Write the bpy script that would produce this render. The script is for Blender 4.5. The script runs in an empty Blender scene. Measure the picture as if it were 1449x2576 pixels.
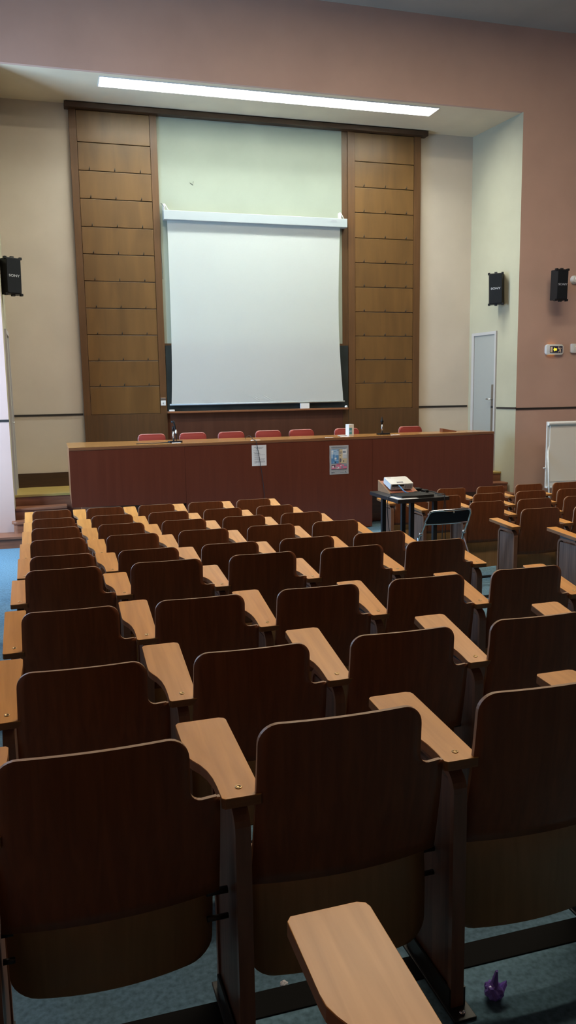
import bpy, bmesh, math, random
from mathutils import Matrix, Vector
random.seed(7)
PI = math.pi
SC = bpy.context.scene
COL = SC.collection

# ------------------------------------------------------------------ materials
def new_mat(name):
    m = bpy.data.materials.new(name); m.use_nodes = True
    nt = m.node_tree; b = nt.nodes['Principled BSDF']
    return m, nt, b
def ramp_mix(nt, fac, c1, c2, lo=0.3, hi=0.7):
    r = nt.nodes.new('ShaderNodeValToRGB')
    r.color_ramp.elements[0].position = lo; r.color_ramp.elements[1].position = hi
    r.color_ramp.elements[0].color = (*c1, 1); r.color_ramp.elements[1].color = (*c2, 1)
    nt.links.new(fac, r.inputs['Fac'])
    return r.outputs['Color']
def coords(nt, scale, obj_random=False):
    tc = nt.nodes.new('ShaderNodeTexCoord'); mp = nt.nodes.new('ShaderNodeMapping')
    mp.inputs['Scale'].default_value = scale
    nt.links.new(tc.outputs['Object'], mp.inputs['Vector'])
    if obj_random:
        oi = nt.nodes.new('ShaderNodeObjectInfo'); mu = nt.nodes.new('ShaderNodeMath'); mu.operation = 'MULTIPLY'
        mu.inputs[1].default_value = 37.0
        nt.links.new(oi.outputs['Random'], mu.inputs[0])
        nt.links.new(mu.outputs[0], mp.inputs['Location'])
    return mp.outputs['Vector']
def wood(name, c1, c2, scale=(40, 40, 3), rough=0.4, spec=0.5, rnd=False, coat=0.0):
    m, nt, b = new_mat(name)
    v = coords(nt, scale, rnd)
    n = nt.nodes.new('ShaderNodeTexNoise'); n.inputs['Scale'].default_value = 1.0; n.inputs['Detail'].default_value = 5
    n.inputs['Distortion'].default_value = 0.6
    nt.links.new(v, n.inputs['Vector'])
    c = ramp_mix(nt, n.outputs['Fac'], c1, c2, 0.32, 0.68)
    nt.links.new(c, b.inputs['Base Color'])
    b.inputs['Roughness'].default_value = rough
    b.inputs['Specular IOR Level'].default_value = spec
    b.inputs['Coat Weight'].default_value = coat
    b.inputs['Coat Roughness'].default_value = 0.25
    return m
def plain(name, c, rough=0.5, metal=0.0, spec=0.5, emit=None, est=1.0):
    m, nt, b = new_mat(name)
    b.inputs['Base Color'].default_value = (*c, 1); b.inputs['Roughness'].default_value = rough
    b.inputs['Metallic'].default_value = metal; b.inputs['Specular IOR Level'].default_value = spec
    if emit:
        b.inputs['Emission Color'].default_value = (*emit, 1); b.inputs['Emission Strength'].default_value = est
    return m
def plaster(name, c, var=0.06, scale=1.3, rough=0.85):
    m, nt, b = new_mat(name)
    v = coords(nt, (scale, scale, scale))
    n = nt.nodes.new('ShaderNodeTexNoise'); n.inputs['Scale'].default_value = 1.0; n.inputs['Detail'].default_value = 6
    nt.links.new(v, n.inputs['Vector'])
    c2 = tuple(min(1, x * (1 + var)) for x in c); c1 = tuple(x * (1 - var) for x in c)
    nt.links.new(ramp_mix(nt, n.outputs['Fac'], c1, c2), b.inputs['Base Color'])
    n2 = nt.nodes.new('ShaderNodeTexNoise'); n2.inputs['Scale'].default_value = 90.0
    nt.links.new(coords(nt, (1, 1, 1)), n2.inputs['Vector'])
    bp = nt.nodes.new('ShaderNodeBump'); bp.inputs['Strength'].default_value = 0.08; bp.inputs['Distance'].default_value = 0.004
    nt.links.new(n2.outputs['Fac'], bp.inputs['Height']); nt.links.new(bp.outputs['Normal'], b.inputs['Normal'])
    b.inputs['Roughness'].default_value = rough; b.inputs['Specular IOR Level'].default_value = 0.25
    return m
M = {}
M['pink'] = plaster('pink_paint', (0.53, 0.345, 0.275))
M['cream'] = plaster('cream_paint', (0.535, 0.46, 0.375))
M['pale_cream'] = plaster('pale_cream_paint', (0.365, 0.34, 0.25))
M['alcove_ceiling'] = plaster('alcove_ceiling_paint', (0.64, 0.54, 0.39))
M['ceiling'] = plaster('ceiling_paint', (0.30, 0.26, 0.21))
M['white_wall'] = plaster('white_wall_paint', (0.30, 0.33, 0.27))
M['trim'] = plain('trim_black', (0.018, 0.013, 0.010), 0.5)
M['carpet'] = plaster('blue_carpet', (0.098, 0.180, 0.235), 0.3, 60, 0.95)
M['nosing'] = plain('rubber_nosing', (0.007, 0.007, 0.007), 0.95, spec=0.1)
M['stage_floor'] = wood('stage_floor_oak', (0.32, 0.22, 0.06), (0.44, 0.31, 0.09), (3, 30, 30), 0.35)
M['stair_wood'] = wood('stair_wood', (0.17, 0.062, 0.03), (0.25, 0.095, 0.045), (3, 30, 30), 0.4)
M['rear_unseen_dark'] = wood('rear_wall_unseen_dark', (0.05, 0.026, 0.014), (0.075, 0.04, 0.02), (4, 4, 1), 0.5)  # unseen rear wall, made dark to cut bounce light on the seat backs
M['plinth'] = wood('plinth_dark', (0.035, 0.016, 0.006), (0.05, 0.022, 0.008), (3, 30, 30), 0.45)
M['panel_frame'] = wood('panel_frame_wood', (0.084, 0.037, 0.012), (0.115, 0.051, 0.016), (25, 25, 1.5), 0.42)
M['panel_board'] = wood('panel_board_wood', (0.105, 0.051, 0.014), (0.155, 0.076, 0.021), (5, 30, 0.7), 0.40, rnd=True)
M['panel_low'] = wood('panel_low_wood', (0.072, 0.034, 0.012), (0.096, 0.046, 0.016), (25, 25, 1.5), 0.42)
M['redbrown'] = wood('desk_front_wood', (0.112, 0.027, 0.014), (0.132, 0.033, 0.017), (14, 14, 1.0), 0.32)
M['wainscot'] = wood('wainscot_wood', (0.085, 0.034, 0.020), (0.105, 0.043, 0.025), (14, 14, 1.0), 0.35)
M['desk_top'] = wood('desk_top_wood', (0.30, 0.140, 0.042), (0.38, 0.18, 0.056), (2, 30, 30), 0.22)
M['desk_lip'] = wood('desk_lip_wood', (0.19, 0.078, 0.035), (0.24, 0.10, 0.045), (2, 30, 30), 0.3)
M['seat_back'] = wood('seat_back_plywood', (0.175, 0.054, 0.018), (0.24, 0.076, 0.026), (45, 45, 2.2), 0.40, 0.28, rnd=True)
M['ply_edge'] = plain('plywood_edge', (0.30, 0.17, 0.09), 0.5)
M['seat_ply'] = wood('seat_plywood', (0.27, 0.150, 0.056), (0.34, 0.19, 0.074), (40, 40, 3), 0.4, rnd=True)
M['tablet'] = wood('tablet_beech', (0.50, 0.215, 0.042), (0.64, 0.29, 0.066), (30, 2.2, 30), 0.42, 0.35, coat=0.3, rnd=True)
M['tablet_side_shade'] = wood('tablet_side_shaded_wood', (0.20, 0.085, 0.03), (0.27, 0.12, 0.045), (8, 8, 60), 0.45, 0.3)  # shade on tablet sides and rear ends put into a darker brown
M['std_panel'] = wood('standard_panel_wood', (0.085, 0.042, 0.026), (0.18, 0.096, 0.062), (40, 40, 2.5), 0.45, rnd=True)
M['std_band'] = wood('standard_band_wood', (0.17, 0.080, 0.046), (0.24, 0.115, 0.066), (30, 30, 4), 0.32)
M['brass'] = plain('screw_brass', (0.45, 0.30, 0.14), 0.3, 1.0)
M['steel'] = plain('steel', (0.55, 0.55, 0.55), 0.3, 1.0)
M['chrome'] = plain('chrome', (0.80, 0.80, 0.82), 0.12, 1.0)
M['iron'] = plain('dark_iron', (0.02, 0.02, 0.02), 0.45)
M['black'] = plain('black_plastic', (0.006, 0.006, 0.007), 0.5, spec=0.3)
M['blackwood'] = plain('black_laminate', (0.016, 0.016, 0.017), 0.38)
M['vinyl'] = plain('black_vinyl', (0.012, 0.014, 0.020), 0.38)
M['grille'] = plain('speaker_grille', (0.008, 0.009, 0.011), 0.75, spec=0.2)
M['white_plastic'] = plain('white_plastic', (0.72, 0.72, 0.70), 0.4)
M['paper'] = plain('paper', (0.74, 0.74, 0.76), 0.8)
M['flip_paper'] = plain('flipchart_paper', (0.84, 0.79, 0.70), 0.8)
M['ink'] = plain('ink_grey', (0.30, 0.30, 0.34), 0.8)
M['ink_dark'] = plain('ink_dark', (0.03, 0.03, 0.06), 0.8)
M['screen'] = plain('screen_fabric', (0.92, 0.95, 0.91), 0.8, spec=0.2)
M['screen_case'] = plain('screen_case_white', (0.36, 0.40, 0.41), 0.4)
M['chalk'] = plaster('chalkboard_slate', (0.016, 0.022, 0.021), 0.35, 2.5, 0.6)
M['door'] = plain('door_grey_blue', (0.285, 0.29, 0.275), 0.45)
M['door_frame'] = plain('door_frame_grey', (0.40, 0.38, 0.38), 0.4)
M['plate'] = plain('brown_push_plate', (0.17, 0.14, 0.11), 0.4, 0.4)
M['red'] = plain('red_leatherette', (0.27, 0.038, 0.026), 0.36)
M['red_edge_highlight'] = plain('pale_red_edge_highlight', (0.50, 0.24, 0.21), 0.35)  # painted highlight for the top edges of the red backrests
M['terracotta'] = plain('terracotta_laminate', (0.40, 0.14, 0.085), 0.45)
M['box_wood'] = wood('box_wood', (0.30, 0.15, 0.07), (0.36, 0.19, 0.09), (4, 30, 30), 0.45)
M['purple'] = plain('purple_plastic_film', (0.26, 0.16, 0.68), 0.18)
M['clear'] = plain('clear_plastic_film', (0.7, 0.7, 0.72), 0.15)
M['teal'] = plain('teal_print', (0.07, 0.30, 0.38), 0.5)
M['blue_print'] = plain('blue_print', (0.10, 0.26, 0.50), 0.6)
M['light_blue_print'] = plain('light_blue_print', (0.35, 0.52, 0.72), 0.6)
M['ochre_print'] = plain('ochre_print', (0.62, 0.50, 0.32), 0.6)
M['pink_print'] = plain('pink_print', (0.62, 0.18, 0.30), 0.6)
M['slate_print'] = plain('slate_print', (0.22, 0.26, 0.34), 0.6)
M['lamp'] = plain('lamp_diffuser', (0.9, 0.9, 0.9), 0.5, emit=(0.93, 1.0, 0.93), est=64)
M['amber'] = plain('amber_lamp', (0.9, 0.6, 0.15), 0.5, emit=(1.0, 0.42, 0.04), est=1.6)
M['arrow'] = plain('arrow_lit_yellow', (0.9, 0.8, 0.1), 0.5, emit=(1.0, 0.85, 0.05), est=0.8)
M['sign_white'] = plain('sign_cream', (0.80, 0.62, 0.42), 0.5)
M['lettering_grey'] = plain('lettering_grey', (0.42, 0.43, 0.45), 0.5)
M['lens'] = plain('lens_glass', (0.02, 0.02, 0.03), 0.05)
M['window_frame'] = plain('window_frame_white', (0.7, 0.7, 0.7), 0.5)

# ------------------------------------------------------------------ mesh helpers
def BM(): return bmesh.new()
def box(bm, x0, x1, y0, y1, z0, z1, mi=0, bev=0.0):
    vs = [bm.verts.new((x, y, z)) for x in (x0, x1) for y in (y0, y1) for z in (z0, z1)]
    idx = [(0, 1, 3, 2), (4, 6, 7, 5), (0, 4, 5, 1), (2, 3, 7, 6), (0, 2, 6, 4), (1, 5, 7, 3)]
    fs = [bm.faces.new([vs[i] for i in f]) for f in idx]
    for f in fs: f.material_index = mi
    if bev > 0:
        es = list({e for f in fs for e in f.edges})
        r = bmesh.ops.bevel(bm, geom=es, offset=bev, segments=2, affect='EDGES', profile=0.6)
        for f in r['faces']: f.material_index = mi
    return vs
def prism(bm, poly, a0, a1, axis='z', mi=0, mside=None, bev=0.0):
    """poly: 2D outline; axis: extrusion axis. z:(x,y) y:(x,z) x:(y,z)"""
    def P(p, a):
        if axis == 'z': return (p[0], p[1], a)
        if axis == 'y': return (p[0], a, p[1])
        return (a, p[0], p[1])
    A = [bm.verts.new(P(p, a0)) for p in poly]; B = [bm.verts.new(P(p, a1)) for p in poly]
    fa = bm.faces.new(A); fb = bm.faces.new(list(reversed(B)))
    fa.material_index = mi; fb.material_index = mi
    n = len(poly); sides = []
    for i in range(n):
        f = bm.faces.new((A[(i + 1) % n], A[i], B[i], B[(i + 1) % n])); f.material_index = mi if mside is None else mside
        sides.append(f)
    if bev > 0:
        es = list(fa.edges) + list(fb.edges)
        bmesh.ops.bevel(bm, geom=es, offset=bev, segments=2, affect='EDGES', profile=0.6)
    return sides
def tube(bm, pts, r, n=8, mi=0, closed=False):
    pts = [Vector(p) for p in pts]; rings = []
    for i, p in enumerate(pts):
        if i == 0: d = pts[1] - p
        elif i == len(pts) - 1: d = p - pts[-2]
        else: d = (pts[i + 1] - p).normalized() + (p - pts[i - 1]).normalized()
        d.normalize()
        up = Vector((0, 0, 1)) if abs(d.z) < 0.9 else Vector((1, 0, 0))
        a = d.cross(up).normalized(); b = d.cross(a).normalized()
        rr = r[i] if isinstance(r, (list, tuple)) else r
        rings.append([bm.verts.new(p + (a * math.cos(2 * PI * k / n) + b * math.sin(2 * PI * k / n)) * rr) for k in range(n)])
    for i in range(len(rings) - 1):
        for k in range(n):
            f = bm.faces.new((rings[i][k], rings[i][(k + 1) % n], rings[i + 1][(k + 1) % n], rings[i + 1][k])); f.material_index = mi; f.smooth = True
    f = bm.faces.new(rings[0]); f.material_index = mi
    f = bm.faces.new(list(reversed(rings[-1]))); f.material_index = mi
def lathe(bm, prof, c=(0, 0, 0), n=16, axis='z', mi=0):
    rings = []
    for (r, h) in prof:
        ring = []
        for k in range(n):
            a = 2 * PI * k / n; x, y = r * math.cos(a), r * math.sin(a)
            if axis == 'z': p = (c[0] + x, c[1] + y, c[2] + h)
            elif axis == 'y': p = (c[0] + x, c[1] + h, c[2] + y)
            else: p = (c[0] + h, c[1] + x, c[2] + y)
            ring.append(bm.verts.new(p))
        rings.append(ring)
    for i in range(len(rings) - 1):
        for k in range(n):
            f = bm.faces.new((rings[i][k], rings[i][(k + 1) % n], rings[i + 1][(k + 1) % n], rings[i + 1][k])); f.material_index = mi; f.smooth = True
    bm.faces.new(rings[0]).material_index = mi; bm.faces.new(list(reversed(rings[-1]))).material_index = mi
def round_rect(x0, x1, y0, y1, r, n=5):
    pts = []
    for cx, cy, a0 in ((x1 - r, y1 - r, 0), (x0 + r, y1 - r, 90), (x0 + r, y0 + r, 180), (x1 - r, y0 + r, 270)):
        for k in range(n + 1):
            a = math.radians(a0 + 90 * k / n); pts.append((cx + r * math.cos(a), cy + r * math.sin(a)))
    return pts
def smooth_path(pts, n=6):
    pts = [Vector(p) for p in pts]; out = []
    for i in range(len(pts) - 1):
        p0 = pts[max(0, i - 1)]; p1 = pts[i]; p2 = pts[i + 1]; p3 = pts[min(len(pts) - 1, i + 2)]
        for k in range(n):
            t = k / n
            out.append(0.5 * ((2 * p1) + (p2 - p0) * t + (2 * p0 - 5 * p1 + 4 * p2 - p3) * t * t + (3 * p1 - p0 - 3 * p2 + p3) * t ** 3))
    out.append(pts[-1]); return out
def mk(name, bm, mats, parent=None, smooth=False, label=None, loc=None):
    bmesh.ops.recalc_face_normals(bm, faces=bm.faces)
    me = bpy.data.meshes.new(name)
    if smooth:
        for f in bm.faces: f.smooth = True
    bm.to_mesh(me); bm.free()
    if smooth: me.set_sharp_from_angle(angle=math.radians(40))
    for m in (mats if isinstance(mats, (list, tuple)) else [mats]): me.materials.append(M[m] if isinstance(m, str) else m)
    o = bpy.data.objects.new(name, me); COL.objects.link(o)
    if parent: o.parent = parent
    if label: o['label'] = label
    if loc: o.location = loc
    return o
def tag(o, label, cat, group=None):
    o['label'] = label; o['category'] = cat
    if group: o['group'] = group
    return o
def thing(name, label, cat, loc=(0, 0, 0), rz=0.0, group=None):
    o = bpy.data.objects.new(name, None); COL.objects.link(o); o.empty_display_size = 0.1
    o.location = loc; o.rotation_euler = (0, 0, rz)
    return tag(o, label, cat, group)
def struct(o):
    o['kind'] = 'structure'; return o
def copy_tree(o, parent=None):
    c = o.copy(); COL.objects.link(c)
    if parent: c.parent = parent
    for ch in list(o.children): copy_tree(ch, c)
    return c
def text_mesh(bm, s, size, mat4, mi=0, sx=1.0, depth=0.0008, bold=0.0):
    cu = bpy.data.curves.new('lettering', 'FONT'); cu.body = s; cu.size = size; cu.extrude = depth; cu.offset = bold
    cu.align_x = 'CENTER'; cu.align_y = 'CENTER'
    ob = bpy.data.objects.new('lettering', cu); COL.objects.link(ob)
    dg = bpy.context.evaluated_depsgraph_get(); dg.update()
    me = bpy.data.meshes.new_from_object(ob.evaluated_get(dg))
    me.transform(mat4 @ Matrix.Diagonal((sx, 1, 1, 1)))
    n0 = len(bm.faces); bm.from_mesh(me); bm.faces.ensure_lookup_table()
    for f in bm.faces[n0:]: f.material_index = mi
    bpy.data.objects.remove(ob); bpy.data.curves.remove(cu); bpy.data.meshes.remove(me)

# ------------------------------------------------------------------ camera
YAW, PITCH, ROLL, F = 0.2888, 0.1494, -0.0160, 2007.6
cy, sy = math.cos(YAW), math.sin(YAW); cp, sp = math.cos(PITCH), math.sin(PITCH); cr, sr = math.cos(ROLL), math.sin(ROLL)
R1 = Matrix(((cy, -sy, 0), (sy, cy, 0), (0, 0, 1))); R2 = Matrix(((1, 0, 0), (0, -sp, -cp), (0, cp, -sp))); R3 = Matrix(((cr, -sr, 0), (sr, cr, 0), (0, 0, 1)))
R = R3 @ R2 @ R1
cam = bpy.data.cameras.new('camera'); camo = bpy.data.objects.new('camera', cam); COL.objects.link(camo)
rot = Matrix((R[0], -R[1], -R[2])).transposed()
camo.matrix_world = Matrix.Translation((0, 0, 2.07)) @ rot.to_4x4()
cam.sensor_fit = 'VERTICAL'; cam.sensor_height = 36.0; cam.lens = F / 2576 * 36.0; cam.clip_start = 0.05; cam.clip_end = 100
SC.camera = camo

# ------------------------------------------------------------------ seating grid (from the survey of the photograph)
P = 0.56; TH = math.radians(0.59); OX = 0.404
D = [0.7404, 1.6907, 2.5742, 3.4764, 4.4511, 5.3416, 6.2389, 7.1470, 8.0332, 8.9033]
Z = [1.2442, 1.1678, 1.0673, 1.0092, 0.9694, 0.9155, 0.8594, 0.8066, 0.7609, 0.7244]
BZ = [0.0, 0.0188, 0.0034, 0.0162, 0.0289, -0.0138, -0.0076, -0.0104, -0.014, -0.0185]
TZ = [0.0159, 0.0253, 0.0724, 0.0742, 0.0408, 0.0472, 0.0463, 0.0483, 0.043, 0.0676]
SX = [0.0071, -0.0131, 0.0039, -0.0005, -0.0008, 0.0097, 0.002, 0.0013, -0.0029, -0.0067]
HT = 0.70
FL = [z - HT for z in Z]

# ------------------------------------------------------------------ room shell
XL, XR, YB, YP, YW = -2.6, 11.5, -4.0, 11.85, 13.2
ZA, ZC = 6.42, 7.67
# stepped floor, one terrace per row
edges = [YB] + [D[i] + 0.19 for i in range(10)] + [YW]
levels = FL[:] + [0.0]
bm = BM(); prev = None
for i, lv in enumerate(levels):
    y0, y1 = edges[i], edges[i + 1]
    box(bm, XL, XR, y0, y1, -0.3, lv)
struct(mk('floor', bm, 'carpet'))
for i in range(10):
    bm = BM(); box(bm, -0.27, XR, D[i] + 0.105, D[i] + 0.195, FL[i] - 0.02, FL[i] + 0.004, bev=0.002)
    struct(mk('trim_%d' % (i + 10), bm, 'nosing'))
def quad(name, pts, mat):
    bm = BM(); bm.faces.new([bm.verts.new(p) for p in pts]); return struct(mk(name, bm, mat))
# far wall and alcove
def ret_x(y): return 7.405 + 0.1 * (13.2 - y)
XA = -0.522
bm = BM(); box(bm, XA - 0.2, 7.6, YW, YW + 0.2, 0, ZA + 0.2); struct(mk('wall_front', bm, 'cream'))
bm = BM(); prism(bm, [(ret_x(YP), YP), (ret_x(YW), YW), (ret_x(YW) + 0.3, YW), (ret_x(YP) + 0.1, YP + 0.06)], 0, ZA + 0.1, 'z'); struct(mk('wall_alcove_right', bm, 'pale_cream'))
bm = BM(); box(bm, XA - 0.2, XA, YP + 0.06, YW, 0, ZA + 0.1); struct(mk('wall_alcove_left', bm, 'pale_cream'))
bm = BM(); box(bm, XL, XA, YP, YP + 0.06, 0, ZC); struct(mk('wall_front_left', bm, 'pink'))
bm = BM(); box(bm, ret_x(YP), XR, YP, YP + 0.06, 0, ZC); struct(mk('wall_front_right', bm, 'pink'))
bm = BM(); box(bm, XA, ret_x(YP), YP, YP + 0.06, ZA, ZC); struct(mk('wall_front_upper', bm, 'pink'))
bm = BM()
for (x0, x1, y0, y1) in ((XA, 7.7, YP + 0.06, 12.0), (XA, 7.7, 12.38, YW), (XA, 0.95, 12.0, 12.38), (6.15, 7.7, 12.0, 12.38)): box(bm, x0, x1, y0, y1, ZA, ZA + 0.40)
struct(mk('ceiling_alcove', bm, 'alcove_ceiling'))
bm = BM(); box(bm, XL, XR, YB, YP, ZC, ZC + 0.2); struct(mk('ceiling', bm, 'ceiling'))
bm = BM(); box(bm, XR, XR + 0.2, YB, YP, 0, ZC); struct(mk('wall_right', bm, 'pink'))
bm = BM(); box(bm, XL, XR, YB - 0.2, YB, 0, ZC); struct(mk('wall_rear', bm, 'rear_unseen_dark'))
# left wall with window openings (daylight)
wins = [(1.2, 3.4), (4.2, 6.4), (7.0, 9.0), (9.5, 11.3)]
WZ0, WZ1 = 1.1, 4.4
bm = BM()
box(bm, XL - 0.25, XL, YB, YP, 0, WZ0); box(bm, XL - 0.25, XL, YB, YP, WZ1, ZC)
ys = [YB] + [v for w in wins for v in w] + [YP]
for i in range(0, len(ys), 2): box(bm, XL - 0.25, XL, ys[i], ys[i + 1], WZ0, WZ1)
struct(mk('wall_left', bm, 'pink'))
for i, (a, b) in enumerate(wins):
    bm = BM()
    for (u0, u1, v0, v1) in ((a, b, WZ0, WZ0 + 0.07), (a, b, WZ1 - 0.07, WZ1), (a, a + 0.07, WZ0 + 0.07, WZ1 - 0.07), (b - 0.07, b, WZ0 + 0.07, WZ1 - 0.07), ((a + b) / 2 - 0.03, (a + b) / 2 + 0.03, WZ0 + 0.07, WZ1 - 0.07)):
        box(bm, XL - 0.16, XL - 0.09, u0, u1, v0, v1)
    struct(mk('window_%d' % (i + 1), bm, 'window_frame'))
# black trim bands
def trim(n, x0, x1, y0, y1, z0, z1):
    bm = BM(); box(bm, x0, x1, y0, y1, z0, z1); return struct(mk('trim_%d' % n, bm, 'trim'))
trim(1, XA, 0.545, YW - 0.012, YW, 1.752, 1.782)
trim(2, 6.37, ret_x(YW) - 0.03, YW - 0.012, YW, 1.748, 1.780)
trim(3, XL, XA + 0.004, YP - 0.012, YP, 1.718, 1.750)
trim(4, ret_x(YP), XR, YP - 0.012, YP, 1.710, 1.742)
bm = BM(); a, b = 12.36, YP
prism(bm, [(ret_x(a) - 0.012, a), (ret_x(a) + 0.01, a), (ret_x(b) + 0.01, b + 0.0), (ret_x(b) - 0.012, b - 0.012)], 1.724, 1.754, 'z'); struct(mk('trim_5', bm, 'trim'))
bm = BM(); box(bm, XA, 0.56, YW - 0.02, YW, 0.64, 0.86); struct(mk('baseboard_front', bm, 'plinth'))
bm = BM(); box(bm, 6.37, ret_x(YW), YW - 0.02, YW, 0.64, 0.86); struct(mk('baseboard_back', bm, 'plinth'))
# cornice over the panelling, its shadow put into the dark wood
bm = BM(); box(bm, 0.50, 6.47, YW - 0.16, YW, 6.33, 6.405, bev=0.006); struct(mk('trim_6', bm, 'plinth'))

# ------------------------------------------------------------------ stage and steps
SZ = 0.64
bm = BM(); box(bm, XA, ret_x(12.2), 12.22, YW, 0, SZ - 0.03, 1); box(bm, XA, ret_x(12.2) - 0.0, 12.2, YW, SZ - 0.03, SZ, 0)
box(bm, 0.40, 6.80, 11.75, 12.2, 0, SZ - 0.03, 1); box(bm, 0.40, 6.80, 11.73, 12.2, SZ - 0.03, SZ, 0)
struct(mk('floor_stage', bm, ['stage_floor', 'stair_wood']))
def step(bm, x0, x1, y0, y1, z, rl=0.0, h=0.16):
    t = 0.032; nose = 0.025
    if rl > 0:
        def outline(e):
            pts = [(x1, y0 - e), (x1, y1), (x0 - e, y1)]
            for k in range(7):
                a = math.radians(180 + 90 * k / 6); pts.append((x0 - e + (rl + e) + (rl + e) * math.cos(a), y0 - e + (rl + e) + (rl + e) * math.sin(a)))
            return pts
        prism(bm, outline(0), z - h, z - t, 'z', 0); prism(bm, outline(nose), z - t, z, 'z', 0, bev=0.008)
    else:
        box(bm, x0, x1, y0, y1, z - h, z - t); box(bm, x0, x1, y0 - nose, y1, z - t, z, bev=0.008)
bm = BM()
step(bm, XA + 0.005, 0.20, 11.92, 12.19, 0.48, 0); step(bm, -0.57, 0.20, 11.66, 12.19, 0.32 , 0.0, 0.16)
bm.free(); bm = BM()
step(bm, XA + 0.005, 0.20, 11.95, 12.19, 0.48); step(bm, -0.545, 0.20, 11.70, 11.845, 0.32, 0.06); step(bm, XA + 0.005, 0.20, 11.845, 12.19, 0.32)
step(bm, -1.05, 0.20, 11.43, 11.845, 0.16, 0.22); step(bm, XA + 0.005, 0.20, 11.845, 12.19, 0.16)
tag(mk('stage_steps', bm, 'stair_wood'), 'brown wooden steps with a rounded bottom tread, left of the long desk', 'steps')
bm = BM()
for i, (y0, z) in enumerate(((11.98, 0.48), (11.72, 0.32), (11.46, 0.16))):
    y1 = 12.17
    step(bm, 6.93, 7.50 if y0 < 11.85 else ret_x(12.17) - 0.012, y0, y1, z)
tag(mk('stage_steps', bm, 'stair_wood'), 'brown wooden steps between the right end of the long desk and the pale wall', 'steps')

# ------------------------------------------------------------------ wood panelling
JZ = [5.87, 5.46, 5.05, 4.637, 4.23, 3.825, 3.412, 3.003, 2.60, 2.198, 1.755]
def panelling(x0, x1, b0, b1, label, hooks_x):
    t = thing('wood_panelling', label, 'wall panel', (x0, YW, SZ))
    ox, oz = x0, SZ
    bm = BM(); fy0 = -0.06
    box(bm, 0, b0 - ox, fy0, 0, 1.755 - oz, 6.33 - oz); box(bm, b1 - ox, x1 - ox, fy0, 0, 1.755 - oz, 6.33 - oz)
    mk('frame', bm, 'panel_frame', t)
    bm = BM(); box(bm, 0, x1 - ox, fy0 - 0.004, 0, 0, 1.755 - oz); mk('lower_panel', bm, 'panel_low', t)
    zs = [6.33] + JZ
    for i in range(len(zs) - 1):
        bm = BM(); box(bm, b0 - ox + 0.004, b1 - ox - 0.004, fy0 + 0.008, 0, zs[i + 1] - oz + 0.005, zs[i] - oz - 0.005, bev=0.004)
        mk('board', bm, 'panel_board', t)
    bm = BM(); box(bm, -0.008, 0.008, -0.012, 0.0, 0.0, 0.016); tube(bm, [(0, -0.012, 0.008), (0, -0.03, 0.008), (0, -0.03, 0.035)], 0.006, 6)
    first = None
    for z in JZ[1:-1]:
        for hx in hooks_x:
            if first is None: h = first = mk('hook', bm, 'iron', t)
            else: h = first.copy(); COL.objects.link(h)
            h.location = (hx - ox, fy0 + 0.008, z - oz + 0.012)
    return t
panelling(0.56, 1.875, 0.665, 1.77, 'tall wood panelling of stacked boards to the left of the projection screen', (0.83, 1.21, 1.60))
panelling(5.045, 6.38, 5.165, 6.255, 'tall wood panelling of stacked boards to the right of the projection screen', (5.33, 5.72, 6.11))
# bay between
bm = BM(); box(bm, 1.875, 4.94, YW - 0.03, YW, 2.875, 6.33); struct(mk('wall_bay', bm, 'white_wall'))
bm = BM(); box(bm, 4.94, 5.045, YW - 0.035, YW, SZ, 6.33); box(bm, 1.875, 4.94, YW - 0.034, YW, 2.84, 2.875); struct(mk('trim_7', bm, 'panel_low'))
bm = BM(); box(bm, 1.875, 4.94, YW - 0.03, YW, SZ, 1.75); struct(mk('wall_wainscot', bm, 'wainscot'))
ch = thing('chalkboard', 'dark green chalkboard mostly hidden behind the projection screen', 'chalkboard', (1.885, YW - 0.04, 1.755))
bm = BM(); box(bm, 0, 3.145, -0.025, 0.0, 0.03, 1.085); mk('board', bm, 'chalk', ch)
bm = BM(); box(bm, -0.015, 3.11, -0.13, 0.0, 0, 0.03, bev=0.004); mk('ledge', bm, 'desk_lip', ch)
# small things on the ledge
bm = BM(); box(bm, 0, 0.085, 0, 0.05, 0, 0.028, bev=0.006); tag(mk('chalk_eraser', bm, 'white_plastic', loc=(1.90, YW - 0.15, 1.785)), 'white eraser lying at the left end of the chalkboard ledge', 'eraser')
bm = BM(); box(bm, 0, 0.155, 0, 0.05, 0, 0.088, bev=0.003); tag(mk('small_box', bm, 'white_plastic', loc=(4.135, YW - 0.15, 1.785)), 'white card box standing on the chalkboard ledge below the screen', 'box')
bm = BM(); lathe(bm, [(0.0005, 0), (0.024, 0.004), (0.026, 0.02), (0.015, 0.034), (0.0005, 0.038)], n=12); tag(mk('sponge', bm, 'white_plastic', loc=(4.965, YW - 0.13, 1.785)), 'small white sponge at the right end of the chalkboard ledge', 'sponge')
sw = thing('wall_socket', 'white wall socket on the inner edge of the left wood panelling', 'socket', (1.778, YW - 0.06, 1.882))
bm = BM(); box(bm, 0, 0.08, -0.012, 0, 0, 0.08, bev=0.004); box(bm, 0.0, 0.08, -0.01, 0, 0.082, 0.124, 1, bev=0.003); mk('face_plate', bm, ['white_plastic', 'steel'], sw)
bm = BM(); tube(bm, [(0.035, -0.014, 0.05), (0.035, -0.016, 0.03), (0.045, -0.016, 0.028)], 0.004, 6); mk('plug', bm, 'iron', sw)
bm = BM(); tube(bm, [(0, 0, 0), (0.05, -0.002, -0.035), (0.055, -0.002, 0.02)], 0.0035, 6)
tag(mk('wall_hook', bm, 'iron', loc=(2.375, YW - 0.034, 5.375)), 'small dark hook on the pale wall above the projection screen', 'hook')

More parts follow.
